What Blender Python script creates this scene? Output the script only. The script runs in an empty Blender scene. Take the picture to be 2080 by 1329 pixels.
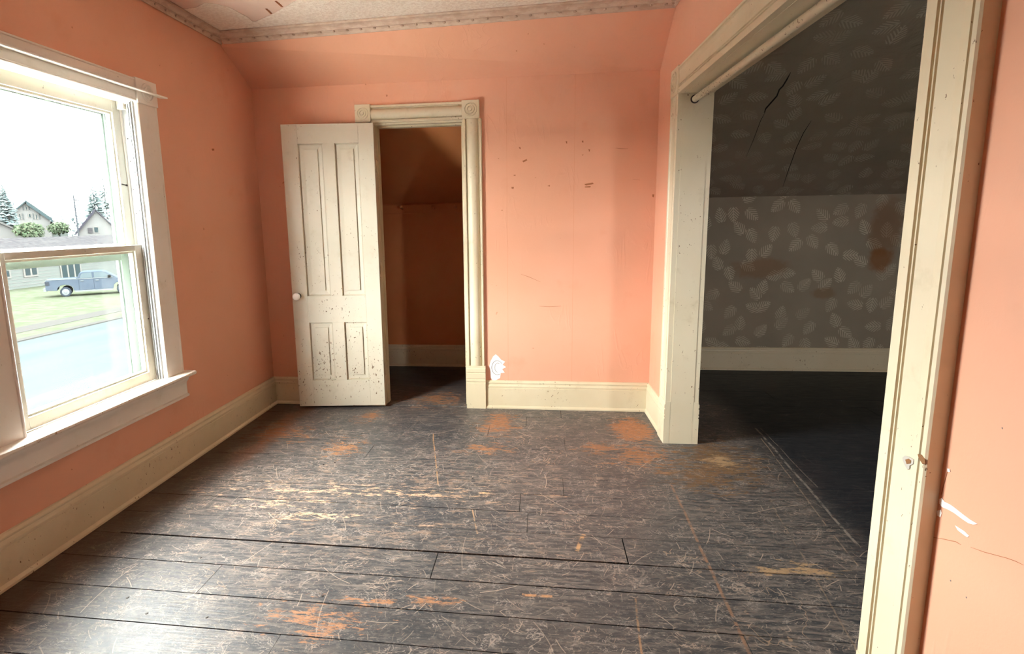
import bpy, bmesh, math, random
from mathutils import Vector, Matrix
random.seed(7)
sc = bpy.context.scene
col = sc.collection

# ------------------------------------------------------------------ camera
W, H, FPX = 2080, 1329, 1169.0631
PPX, PPY = W/2-75.05, H/2-11.2765
CAM = Vector((0.09705, 0.0, 1.32554))
CR = Vector((0.99350309, 0.11265544, -0.01613594))
CU = Vector((-0.00321314, 0.16949603, 0.98552563))
CF = Vector((-0.1137598, 0.97907091, -0.16875681))
cam = bpy.data.cameras.new('camera')
cam.sensor_width = 36.0
cam.lens = FPX*36.0/W
cam.shift_x = 75.05/W
cam.shift_y = -11.2765/W
cam.clip_start = 0.02
cam.clip_end = 600
cam_o = bpy.data.objects.new('camera', cam)
col.objects.link(cam_o)
m = Matrix((CR, CU, -CF)).transposed().to_4x4()
m.translation = CAM
cam_o.matrix_world = m
sc.camera = cam_o

# ------------------------------------------------------------------ sky, light, exposure
SKY = 92.0
world = bpy.data.worlds.new('overcast_sky')
sc.world = world
world.use_nodes = True
bg = world.node_tree.nodes['Background']
bg.inputs[0].default_value = (1.0, 0.985, 0.955, 1)
bg.inputs[1].default_value = SKY
portal = bpy.data.lights.new('window_portal', 'AREA')
portal.shape = 'RECTANGLE'; portal.size = 0.9; portal.size_y = 1.5
portal.cycles.is_portal = True
po = bpy.data.objects.new('window_portal', portal)
col.objects.link(po)
po.location = (-2.10, 2.355, 1.23)
po.rotation_euler = (math.radians(90), 0, math.radians(-90))
W2X0, W2X1, W2Z0, W2Z1 = 2.55, 2.95, 1.0, 1.80          # unseen window added in the end wall to brighten the next room
portal2 = portal.copy(); portal2.size = .42; portal2.size_y = .82
po2 = bpy.data.objects.new('added_window_portal', portal2)
col.objects.link(po2)
po2.location = ((W2X0+W2X1)/2, -1.32, (W2Z0+W2Z1)/2)
po2.rotation_euler = (math.radians(90), 0, 0)
vs = sc.view_settings
vs.view_transform = 'Standard'
try: vs.look = 'None'
except Exception: pass
vs.exposure = 0.10
vs.gamma = 1.0
vs.use_curve_mapping = False
cy = sc.cycles
cy.use_denoising = True
cy.use_adaptive_sampling = True; cy.adaptive_threshold = 0.02; cy.adaptive_min_samples = 16
cy.max_bounces = 12; cy.diffuse_bounces = 7; cy.glossy_bounces = 4; cy.transparent_max_bounces = 16
cy.caustics_reflective = False; cy.caustics_refractive = False
cy.sample_clamp_indirect = 20

# ------------------------------------------------------------------ pixel -> point helpers
def ray(px, py):
    return CR*((px-PPX)/FPX) + CU*(-(py-PPY)/FPX) + CF
def hit(px, py, q, n):
    d = ray(px, py); n = Vector(n)
    return CAM + d*((Vector(q)-CAM).dot(n)/d.dot(n))
def on_floor(px, py, z=0.0): return hit(px, py, (0, 0, z), (0, 0, 1))

# ------------------------------------------------------------------ node helpers
class NT:
    def __init__(s, name, rough=0.6, spec=0.4):
        s.mat = bpy.data.materials.new(name); s.mat.use_nodes = True
        s.t = s.mat.node_tree; s.n = s.t.nodes; s.l = s.t.links
        s.b = s.n['Principled BSDF']
        s.b.inputs['Roughness'].default_value = rough
        s.b.inputs['Specular IOR Level'].default_value = spec
        s.out = s.n['Material Output']
        s._c = None
    def put(s, sock, v):
        if hasattr(v, 'links'): s.l.new(v, sock)
        elif v is not None:
            try: sock.default_value = v
            except Exception: sock.default_value = tuple(v)+(1,) if len(v) == 3 else v
    @property
    def co(s):
        if s._c is None: s._c = s.n.new('ShaderNodeTexCoord').outputs['Object']
        return s._c
    def m(s, op, a, b=None, c=None, clamp=False):
        n = s.n.new('ShaderNodeMath'); n.operation = op; n.use_clamp = clamp
        s.put(n.inputs[0], a)
        if b is not None: s.put(n.inputs[1], b)
        if c is not None: s.put(n.inputs[2], c)
        return n.outputs[0]
    def v(s, op, a, b=None):
        n = s.n.new('ShaderNodeVectorMath'); n.operation = op
        s.put(n.inputs[0], a)
        if b is not None: s.put(n.inputs[1], b)
        return n.outputs['Value'] if op in ('LENGTH', 'DOT_PRODUCT', 'DISTANCE') else n.outputs[0]
    def map(s, sc=(1, 1, 1), loc=(0, 0, 0), rot=(0, 0, 0), vec=None):
        n = s.n.new('ShaderNodeMapping')
        s.l.new(vec or s.co, n.inputs[0])
        n.inputs['Location'].default_value = loc; n.inputs['Rotation'].default_value = rot; n.inputs['Scale'].default_value = sc
        return n.outputs[0]
    def noise(s, scale, detail=3, rough=0.5, vec=None, dist=0.0):
        n = s.n.new('ShaderNodeTexNoise')
        s.l.new(vec or s.co, n.inputs['Vector'])
        n.inputs['Scale'].default_value = scale; n.inputs['Detail'].default_value = detail
        n.inputs['Roughness'].default_value = rough; n.inputs['Distortion'].default_value = dist
        return n.outputs['Fac']
    def step(s, x, lo, hi):
        n = s.n.new('ShaderNodeMapRange'); n.interpolation_type = 'SMOOTHSTEP'
        s.put(n.inputs[0], x); n.inputs[1].default_value = lo; n.inputs[2].default_value = hi
        return n.outputs[0]
    def mix(s, f, a, b):
        n = s.n.new('ShaderNodeMix'); n.data_type = 'RGBA'
        s.put(n.inputs[0], f)
        for k, v in ((6, a), (7, b)):
            if hasattr(v, 'links'): s.l.new(v, n.inputs[k])
            else: n.inputs[k].default_value = (*v, 1)
        return n.outputs[2]
    def xyz(s, vec=None):
        n = s.n.new('ShaderNodeSeparateXYZ'); s.l.new(vec or s.co, n.inputs[0]); return n.outputs
    def comb(s, x, y, z=0.0):
        n = s.n.new('ShaderNodeCombineXYZ')
        for i, q in enumerate((x, y, z)): s.put(n.inputs[i], q)
        return n.outputs[0]
    def bump(s, h, strength=0.3, dist=0.01, prev=None):
        n = s.n.new('ShaderNodeBump'); n.inputs['Strength'].default_value = strength; n.inputs['Distance'].default_value = dist
        s.put(n.inputs['Height'], h)
        if prev is not None: s.l.new(prev, n.inputs['Normal'])
        s.l.new(n.outputs[0], s.b.inputs['Normal']); return n.outputs[0]
    def cell(s, vec2, scale, rnd=1.0):
        """local, randomly turned coordinates inside 2D voronoi cells -> (u, v, random) in cell units"""
        vor = s.n.new('ShaderNodeTexVoronoi'); vor.voronoi_dimensions = '2D'
        s.l.new(vec2, vor.inputs['Vector']); vor.inputs['Scale'].default_value = scale; vor.inputs['Randomness'].default_value = rnd
        pos = s.v('SCALE', vor.outputs['Position']); pos.node.inputs['Scale'].default_value = 1.0
        d = s.v('SUBTRACT', vec2, pos)
        d = s.v('SCALE', d); d.node.inputs['Scale'].default_value = scale
        c = s.xyz(vor.outputs['Color'])
        ang = s.m('MULTIPLY', c[0], 6.2832)
        dx = s.xyz(d)
        co, si = s.m('COSINE', ang), s.m('SINE', ang)
        u = s.m('SUBTRACT', s.m('MULTIPLY', dx[0], co), s.m('MULTIPLY', dx[1], si))
        v = s.m('ADD', s.m('MULTIPLY', dx[0], si), s.m('MULTIPLY', dx[1], co))
        return u, v, c[1], c[2]
    def color(s, c):
        s.put(s.b.inputs['Base Color'], c if hasattr(c, 'links') else (*c, 1))

def plain(name, c, rough=0.6, spec=0.4, metal=0.0):
    t = NT(name, rough, spec); t.color(c); t.b.inputs['Metallic'].default_value = metal
    return t.mat

PINK = (0.80, 0.385, 0.245)
def mk_pink(name, seams=()):
    t = NT(name, 0.62, 0.3)
    n1 = t.noise(0.9, 4, 0.55); n2 = t.noise(5.0, 5, 0.6)
    c = t.mix(t.step(n1, 0.3, 0.72), (0.70, 0.365, 0.255), (0.67, 0.335, 0.215))
    c = t.mix(t.m('MULTIPLY', t.step(n2, 0.58, 0.75), 0.25), c, (0.61, 0.27, 0.16))
    spot = t.step(t.noise(26, 2, 0.5), 0.765, 0.79)
    c = t.mix(t.m('MULTIPLY', spot, 0.75), c, (0.36, 0.13, 0.05))
    h = t.m('MULTIPLY', t.noise(2.2, 6, 0.6), 0.5)
    wr = t.noise(7, 3, 0.5, t.map((1, 1, 0.28)), 1.2)
    wr = t.m('SUBTRACT', 1.0, t.m('MULTIPLY', t.m('ABSOLUTE', t.m('SUBTRACT', wr, 0.5)), 28), clamp=True)
    wr = t.m('MULTIPLY', wr, t.step(t.noise(2.6, 2), 0.52, 0.66))
    h = t.m('ADD', h, t.m('MULTIPLY', wr, 0.12))
    x = t.xyz()[0]
    for s_ in seams:
        w_ = t.m('MULTIPLY', t.m('SUBTRACT', t.noise(3, 2), 0.5), 0.004)
        l_ = t.m('LESS_THAN', t.m('ABSOLUTE', t.m('SUBTRACT', t.m('ADD', x, w_), s_)), 0.0016)
        h = t.m('SUBTRACT', h, t.m('MULTIPLY', l_, 0.16))
        c = t.mix(t.m('MULTIPLY', l_, 0.35), c, (0.6, 0.25, 0.13))
    t.color(c)
    t.bump(h, 0.55, 0.012)
    b1 = t.b.inputs['Normal'].links[0].from_socket
    t.bump(t.noise(140, 3, 0.6), 0.06, 0.004, b1)
    return t.mat
M = {}
M['pink'] = mk_pink('salmon_wall_paint')
M['pink_back'] = mk_pink('salmon_wallpaper_paint', (0.315, -0.135))

def mk_paint(name, c0, c1, chip=(0.16, 0.09, 0.045), amount=0.70, rough=0.42, low=None):
    t = NT(name, rough, 0.45)
    c = t.mix(t.step(t.noise(1.7, 4, 0.6), 0.3, 0.7), c0, c1)
    n = t.noise(85, 3, 0.6, t.map((1, 1, 0.6), rot=(0.3, 0.4, 0)))
    f = t.m('ADD', n, t.m('MULTIPLY', t.m('SUBTRACT', t.noise(4.2, 2), 0.5), 0.28))
    if low is not None:
        z = t.xyz()[2]
        f = t.m('ADD', f, t.m('MULTIPLY', t.step(z, low, 0.0), 0.05))
    k = t.step(f, amount, amount+0.02)
    c = t.mix(k, c, chip)
    dirt = t.m('MULTIPLY', t.step(t.noise(9, 5, 0.65), 0.56, 0.8), 0.35)
    c = t.mix(dirt, c, (c1[0]*0.62, c1[1]*0.56, c1[2]*0.45))
    t.color(c)
    h = t.m('SUBTRACT', t.m('MULTIPLY', t.noise(30, 4, 0.6, t.map((1, 1, 0.15))), 0.25), t.m('MULTIPLY', k, 0.5))
    t.bump(h, 0.35, 0.004)
    return t.mat
M['cream'] = mk_paint('cream_trim_paint', (0.67, 0.595, 0.445), (0.62, 0.535, 0.37), amount=0.70)
M['cream_door'] = mk_paint('cream_door_paint', (0.68, 0.635, 0.53), (0.63, 0.575, 0.455), amount=0.705, low=1.5)
M['cream_board'] = mk_paint('cream_baseboard_paint', (0.66, 0.58, 0.42), (0.60, 0.51, 0.345), amount=0.69)
M['win_white'] = mk_paint('window_white_paint', (0.80, 0.77, 0.73), (0.74, 0.70, 0.64), chip=(0.3, 0.25, 0.2), amount=0.74)
M['sash'] = mk_paint('sash_paint', (0.70, 0.70, 0.63), (0.65, 0.63, 0.54), chip=(0.16, 0.14, 0.12), amount=0.735)
M['stool'] = mk_paint('worn_stool_paint', (0.80, 0.76, 0.70), (0.74, 0.66, 0.55), chip=(0.42, 0.25, 0.13), amount=0.64)
M['white_toned_down'] = mk_paint('window_white_toned_down', (0.46, 0.47, 0.48), (0.40, 0.41, 0.41), chip=(0.1, 0.09, 0.09), amount=0.755)  # window white greyed down where the reveal catches too much daylight
M['storm'] = plain('storm_frame_green_grey', (0.13, 0.165, 0.15), 0.7, 0.2)
M['iron'] = plain('dark_iron', (0.06, 0.05, 0.045), 0.5, 0.5, 0.6)
M['dark'] = plain('dark_gap', (0.012, 0.010, 0.009), 0.9, 0.1)
M['brownwood'] = plain('bare_brown_wood', (0.22, 0.095, 0.03), 0.7)
M['grey_chip'] = plain('grey_primer', (0.45, 0.42, 0.38), 0.7)
M['plaster'] = plain('white_plaster', (0.86, 0.84, 0.82), 0.8, 0.2)
M['groove'] = plain('pencil_grey', (0.25, 0.22, 0.21), 0.8)
M['porcelain'] = plain('white_porcelain', (0.85, 0.84, 0.80), 0.12, 0.6)
M['crack'] = plain('crack_black', (0.01, 0.009, 0.008), 0.9, 0.1)
M['scuff'] = plain('brown_scuff', (0.33, 0.12, 0.05), 0.8)
M['rust'] = plain('rusty_lath_mark', (0.24, 0.075, 0.02), 0.8)

# closet interior paint
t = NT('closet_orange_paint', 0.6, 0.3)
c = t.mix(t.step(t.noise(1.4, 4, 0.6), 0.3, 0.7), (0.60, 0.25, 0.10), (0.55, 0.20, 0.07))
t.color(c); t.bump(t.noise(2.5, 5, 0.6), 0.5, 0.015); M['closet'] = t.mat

# ceiling papers
t = NT('embossed_ceiling_paper', 0.75, 0.2)
c = t.mix(t.step(t.noise(55, 4, 0.6), 0.4, 0.62), (0.76, 0.68, 0.60), (0.66, 0.56, 0.48))
c = t.mix(t.m('MULTIPLY', t.step(t.noise(3, 4, 0.6), 0.5, 0.75), 0.4), c, (0.5, 0.36, 0.28))
t.color(c); t.bump(t.noise(70, 4, 0.6), 0.6, 0.006); M['ceil_paper'] = t.mat
t = NT('bare_ceiling_plaster', 0.8, 0.2)
t.color(t.mix(t.step(t.noise(4, 4), 0.35, 0.7), (0.64, 0.47, 0.39), (0.58, 0.42, 0.35)))
t.bump(t.noise(12, 4), 0.15, 0.004); M['ceil_plaster'] = t.mat
t = NT('paper_border', 0.7, 0.25)
xs = t.xyz()
band = t.noise(14, 3, 0.6, t.map((1, 1, 3)))
c = t.mix(t.step(band, 0.42, 0.6), (0.55, 0.42, 0.335), (0.47, 0.34, 0.26))
t.color(c); t.bump(t.noise(40, 3), 0.3, 0.004); M['border'] = t.mat

# leaf wallpaper of the other room
def mk_leaf(name, zs, wrinkle, bgc, lfc):
    t = NT(name, 0.75, 0.2)
    X = t.xyz()
    wob = t.m('MULTIPLY', t.m('SUBTRACT', t.noise(2.5, 3), 0.5), 0.05*wrinkle)
    vec = t.comb(t.m('ADD', X[0], wob), t.m('MULTIPLY', X[2], zs))
    u, v, r1, r2 = t.cell(vec, 6.0, 0.75)
    au = t.m('ABSOLUTE', u)
    taper = t.m('SUBTRACT', 0.285, t.m('MULTIPLY', t.m('POWER', t.m('ABSOLUTE', t.m('ADD', v, 0.06)), 1.4), 0.68))
    tri = t.m('ABSOLUTE', t.m('SUBTRACT', t.m('FRACT', t.m('MULTIPLY', t.m('SUBTRACT', v, t.m('MULTIPLY', au, 1.1)), 7.0)), 0.5))
    taper = t.m('MULTIPLY', taper, t.m('SUBTRACT', 1.15, t.m('MULTIPLY', tri, 1.1)))
    inside = t.m('MULTIPLY', t.m('LESS_THAN', au, taper), t.m('LESS_THAN', t.m('ABSOLUTE', v), 0.38))
    ph = t.m('FRACT', t.m('MULTIPLY', t.m('SUBTRACT', v, t.m('MULTIPLY', au, 1.1)), 7.0))
    fing = t.m('MULTIPLY', t.step(ph, 0.20, 0.32), t.step(ph, 0.80, 0.68))
    stem = t.m('MULTIPLY', t.m('LESS_THAN', au, 0.016), t.m('LESS_THAN', t.m('ABSOLUTE', v), 0.40))
    leaf = t.m('MAXIMUM', t.m('MULTIPLY', inside, fing), stem)
    fade = t.step(t.noise(3.2, 3, 0.6), 0.25, 0.6)
    fade = t.m('MULTIPLY', fade, t.step(X[0], 3.3, 2.7))
    leaf = t.m('MULTIPLY', leaf, t.m('ADD', 0.35, t.m('MULTIPLY', fade, 0.6)))
    c = t.mix(t.step(t.noise(1.6, 4, 0.6), 0.3, 0.7), bgc, tuple(q*0.86 for q in bgc))
    c = t.mix(leaf, c, lfc)
    if not wrinkle:
        def blob(cx, cz, rx, rz, e=0.5):
            d = t.v('LENGTH', t.comb(t.m('DIVIDE', t.m('SUBTRACT', X[0], cx), rx), t.m('DIVIDE', t.m('SUBTRACT', X[2], cz), rz)))
            return t.step(t.m('ADD', d, t.m('MULTIPLY', t.m('SUBTRACT', t.noise(7, 4, 0.6), 0.5), 1.1)), 1.0, e)
        c = t.mix(t.m('MULTIPLY', blob(2.95, 1.22, 0.16, 0.30), 0.55), c, (0.19, 0.085, 0.03))
        c = t.mix(t.m('MULTIPLY', blob(2.93, 0.96, 0.13, 0.12), 0.75), c, (0.22, 0.085, 0.02))
        c = t.mix(t.m('MULTIPLY', blob(1.97, 0.90, 0.30, 0.12), 0.5), c, (0.24, 0.12, 0.05))
        c = t.mix(t.m('MULTIPLY', blob(2.5, 0.68, 0.12, 0.06), 0.5), c, (0.22, 0.12, 0.05))
    t.color(c)
    h = t.m('MULTIPLY', t.noise(3, 5, 0.6), 0.3)
    if wrinkle:
        h = t.m('ADD', h, t.noise(4.5, 4, 0.6, t.map((1, 0.5, 2.2), rot=(0, 0.5, 0)), 0.8))
    t.bump(h, 0.5 if wrinkle else 0.3, 0.03 if wrinkle else 0.01)
    return t.mat
M['leaf_wall'] = mk_leaf('grey_leaf_wallpaper', 1.0, 0, (0.30, 0.255, 0.195), (0.50, 0.44, 0.34))
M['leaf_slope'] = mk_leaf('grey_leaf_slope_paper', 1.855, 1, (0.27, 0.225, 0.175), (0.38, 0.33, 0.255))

# painted, worn plank floor
def mk_floor():
    t = NT('worn_black_floor_paint', 0.4, 0.5)
    X = t.xyz()
    flat = t.comb(X[0], X[1])
    big = t.noise(0.9, 4, 0.6)
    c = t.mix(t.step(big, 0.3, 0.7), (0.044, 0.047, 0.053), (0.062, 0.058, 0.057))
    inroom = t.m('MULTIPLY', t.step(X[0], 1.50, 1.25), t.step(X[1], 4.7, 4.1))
    c = t.mix(t.step(X[0], 1.25, 1.55), c, (0.017, 0.019, 0.024))  # next room's less worn paint, darkened further to stand for its shade
    # streaky thin wear along the boards
    st = t.noise(5, 8, 0.72, t.map((1.6, 11, 1)))
    wear = t.step(st, 0.44, 0.62)
    wear = t.m('MULTIPLY', wear, t.m('ADD', 0.12, t.m('MULTIPLY', inroom, t.step(t.noise(1.3, 3), 0.32, 0.6))))
    c = t.mix(t.m('MULTIPLY', wear, 0.85), c, (0.175, 0.145, 0.128))
    # fine specks
    sp = t.step(t.noise(75, 4, 0.7, t.map((0.6, 1.3, 1))), 0.60, 0.68)
    c = t.mix(t.m('MULTIPLY', sp, t.m('MULTIPLY', inroom, 0.55)), c, (0.32, 0.275, 0.245))
    mot = t.step(t.noise(33, 8, 0.82, t.map((0.8, 1.5, 1))), 0.50, 0.60)
    c = t.mix(t.m('MULTIPLY', mot, t.m('MULTIPLY', inroom, 0.5)), c, (0.19, 0.162, 0.148))
    # curly scuffs
    for s_, w_, a_, cc in ((7, 0.012, 0.75, (0.33, 0.275, 0.235)), (15, 0.018, 0.75, (0.36, 0.275, 0.22)), (26, 0.022, 0.7, (0.36, 0.31, 0.275)), (3.1, 0.005, 0.7, (0.36, 0.25, 0.17))):
        n = t.noise(s_, 3, 0.6, t.map((1, 1.5, 1), loc=(s_*3.1, s_, 0)), 0.8)
        ln = t.step(t.m('ABSOLUTE', t.m('SUBTRACT', n, 0.5)), w_, w_*0.4)
        msk = t.step(t.noise(s_*0.45, 2, 0.5, t.map(loc=(s_*7, 3, 0))), 0.52, 0.62)
        c = t.mix(t.m('MULTIPLY', t.m('MULTIPLY', ln, msk), t.m('MULTIPLY', inroom, a_)), c, cc)
    # straight scratches
    for sc_, w_, L_, a_ in ((2.3, 0.004, 0.38, 0.8), (4.5, 0.007, 0.40, 0.8), (7, 0.010, 0.40, 0.8), (11, 0.014, 0.38, 0.75), (19, 0.022, 0.34, 0.5), (29, 0.034, 0.30, 0.5)):
        vv = t.v('ADD', flat, (sc_*1.7, sc_*0.9, 0))
        u, v, r1, r2 = t.cell(vv, sc_, 1.0)
        u = t.m('ADD', u, t.m('MULTIPLY', t.m('MULTIPLY', v, v), 0.25))
        ln = t.m('MULTIPLY', t.m('LESS_THAN', t.m('ABSOLUTE', u), w_), t.m('LESS_THAN', t.m('ABSOLUTE', v), t.m('MULTIPLY', r1, L_)))
        ln = t.m('MULTIPLY', ln, t.m('MULTIPLY', r2, t.m('ADD', 0.12, inroom)))
        c = t.mix(t.m('MULTIPLY', ln, a_), c, (0.42, 0.33, 0.26))
    # patches worn to the wood
    nz = t.noise(11, 6, 0.7, t.map((0.8, 2.0, 1)))
    nf = t.noise(34, 6, 0.75, t.map((0.7, 2.4, 1)))
    nx = t.noise(7, 8, 0.8, t.map((0.5, 7, 1)))
    wn = t.m('ADD', t.m('MULTIPLY', t.m('SUBTRACT', nz, 0.5), 5.2), t.m('MULTIPLY', t.m('SUBTRACT', nf, 0.5), 4.2))
    wn = t.m('ADD', wn, t.m('MULTIPLY', t.m('SUBTRACT', nx, 0.5), 3.6))
    brk = t.m('ADD', 0.25, t.m('MULTIPLY', t.step(t.noise(60, 5, 0.8, t.map((0.7, 1.8, 1), rot=(0, 0, .4))), 0.40, 0.50), 0.75))
    def blob(px, py, rx, ry, k=1.0):
        p_ = on_floor(px, py)
        d = t.v('LENGTH', t.comb(t.m('MULTIPLY', t.m('SUBTRACT', X[0], p_.x), 1/rx), t.m('MULTIPLY', t.m('SUBTRACT', X[1], p_.y), 1/ry)))
        return t.m('MULTIPLY', t.m('SUBTRACT', 1.0, d), k)
    def worn(bl, thr=0.38, soft=0.30):
        acc = None
        for b_ in bl:
            q = blob(*b_); acc = q if acc is None else t.m('MAXIMUM', acc, q)
        acc = t.m('MAXIMUM', acc, -3.0)
        return t.m('MULTIPLY', t.step(t.m('ADD', acc, wn), thr, thr+soft), brk)
    orange = worn([(752, 845, .10, .13), (1012, 862, .15, .26, 1.3), (985, 912, .16, .09), (1283, 872, .15, .25, 2.4), (1300, 925, .20, .20), (1225, 912, .14, .10),
                   (890, 812, .22, .22), (700, 910, .12, .16), (560, 880, .25, .2, .8), (650, 1255, .17, .10, .9), (870, 1222, .12, .03, .9), (780, 1222, .16, .02)])
    c = t.mix(t.m('MULTIPLY', orange, 0.9), c, t.mix(t.step(nf, 0.35, 0.65), (0.30, 0.125, 0.048), (0.42, 0.20, 0.095)))
    tan = worn([(1455, 935, .22, .33, 1.3), (1425, 965, .2, .2)], 0.05, 0.7)
    c = t.mix(t.m('MULTIPLY', tan, 0.7), c, (0.22, 0.105, 0.03))
    tan2 = worn([(1470, 938, .12, .10, 1.1), (1640, 1158, .13, .05, 1.2), (1560, 1160, .12, .025, 1.2)])
    c = t.mix(t.m('MULTIPLY', tan2, 0.8), c, (0.46, 0.30, 0.16))
    yel = worn([(700, 1000, .85, .12, .75), (880, 1003, .5, .10, .8), (640, 1047, .30, .06, .95), (790, 1062, .2, .02, 1.1), (985, 1003, .07, .05, 1.2), (880, 1000, .08, .05, 1.2),
                (560, 1020, .4, .10, .7), (420, 1003, .3, .06, .6)], 0.85, 0.15)
    c = t.mix(t.m('MULTIPLY', yel, 0.95), c, t.mix(t.step(nz, 0.4, 0.6), (0.70, 0.42, 0.17), (0.62, 0.40, 0.26)))
    pale = worn([(640, 1000, .9, .35, .62), (900, 985, .6, .25, .6), (760, 1080, .9, .22, .5), (1050, 1000, .6, .4, .35)], 0.60, 0.35)
    c = t.mix(t.m('MULTIPLY', pale, 0.45), c, (0.40, 0.27, 0.19))
    # long drag marks
    def drag(a, b, w_, cc, f):
        nonlocal c
        A, B = on_floor(*a), on_floor(*b)
        d = (B-A); L_ = d.length; d /= L_
        rx, ry = t.m('SUBTRACT', X[0], A.x), t.m('SUBTRACT', X[1], A.y)
        al = t.m('ADD', t.m('MULTIPLY', rx, d.x), t.m('MULTIPLY', ry, d.y))
        pe = t.m('SUBTRACT', t.m('MULTIPLY', rx, d.y), t.m('MULTIPLY', ry, d.x))
        pe = t.m('ADD', pe, t.m('MULTIPLY', t.m('SUBTRACT', t.noise(2.2, 2), 0.5), 0.02))
        k = t.m('MULTIPLY', t.step(t.m('ABSOLUTE', pe), w_, w_*0.35), t.m('MULTIPLY', t.m('GREATER_THAN', al, 0.0), t.m('LESS_THAN', al, L_)))
        k = t.m('MULTIPLY', k, t.step(t.noise(20, 4, 0.7), 0.38, 0.55))
        c = t.mix(t.m('MULTIPLY', k, f), c, cc)
    drag((1535, 870), (1745, 1110), .009, (0.26, 0.22, 0.19), .8)
    drag((1545, 890), (1742, 1150), .004, (0.30, 0.22, 0.16), .8)
    drag((1545, 870), (1660, 990), .003, (0.25, 0.2, 0.17), .7)
    drag((1365, 985), (1522, 1329), .008, (0.28, 0.15, 0.09), .8)
    drag((1570, 1030), (1745, 1325), .004, (0.28, 0.2, 0.14), .6)
    drag((1290, 1215), (1305, 1329), .005, (0.34, 0.19, 0.1), .7)
    drag((880, 880), (890, 985), .005, (0.42, 0.24, 0.12), .8)
    drag((960, 1035), (970, 1085), .005, (0.42, 0.26, 0.15), .8)
    drag((1185, 1085), (1172, 1120), .012, (0.5, 0.28, 0.13), .9)
    drag((1060, 1208), (1122, 1212), .010, (0.5, 0.25, 0.12), .9)
    # bare stained strip along the window wall
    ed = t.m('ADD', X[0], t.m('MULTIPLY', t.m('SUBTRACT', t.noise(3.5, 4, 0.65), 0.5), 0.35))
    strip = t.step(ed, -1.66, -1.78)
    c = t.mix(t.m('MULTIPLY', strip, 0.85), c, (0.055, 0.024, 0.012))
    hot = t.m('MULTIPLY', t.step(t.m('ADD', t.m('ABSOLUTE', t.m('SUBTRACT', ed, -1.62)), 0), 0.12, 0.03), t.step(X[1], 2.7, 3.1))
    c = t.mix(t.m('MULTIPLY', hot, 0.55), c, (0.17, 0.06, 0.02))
    t.color(c)
    rg = t.m('ADD', 0.28, t.m('MULTIPLY', t.noise(9, 5, 0.65, t.map((1, 3, 1))), 0.28))
    rg = t.m('ADD', rg, t.m('MULTIPLY', t.m('MAXIMUM', orange, tan), 0.3))
    t.put(t.b.inputs['Roughness'], rg)
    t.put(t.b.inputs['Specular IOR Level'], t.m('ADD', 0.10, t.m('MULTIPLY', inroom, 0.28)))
    h = t.m('ADD', t.m('MULTIPLY', t.noise(8, 6, 0.7, t.map((0.8, 9, 1))), 0.6), t.m('MULTIPLY', t.noise(45, 4, 0.6), 0.3))
    t.bump(h, 0.45, 0.006)
    return t.mat
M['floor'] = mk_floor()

def mk_glass():
    t = NT('window_glass')
    tr = t.n.new('ShaderNodeBsdfTransparent'); tr.inputs[0].default_value = (0.97, 0.985, 0.98, 1)
    gl = t.n.new('ShaderNodeBsdfGlossy'); gl.inputs['Roughness'].default_value = 0.02
    mx = t.n.new('ShaderNodeMixShader'); mx.inputs[0].default_value = 0.01
    t.l.new(tr.outputs[0], mx.inputs[1]); t.l.new(gl.outputs[0], mx.inputs[2]); t.l.new(mx.outputs[0], t.out.inputs[0])
    return t.mat
M['glass'] = mk_glass()

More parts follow.
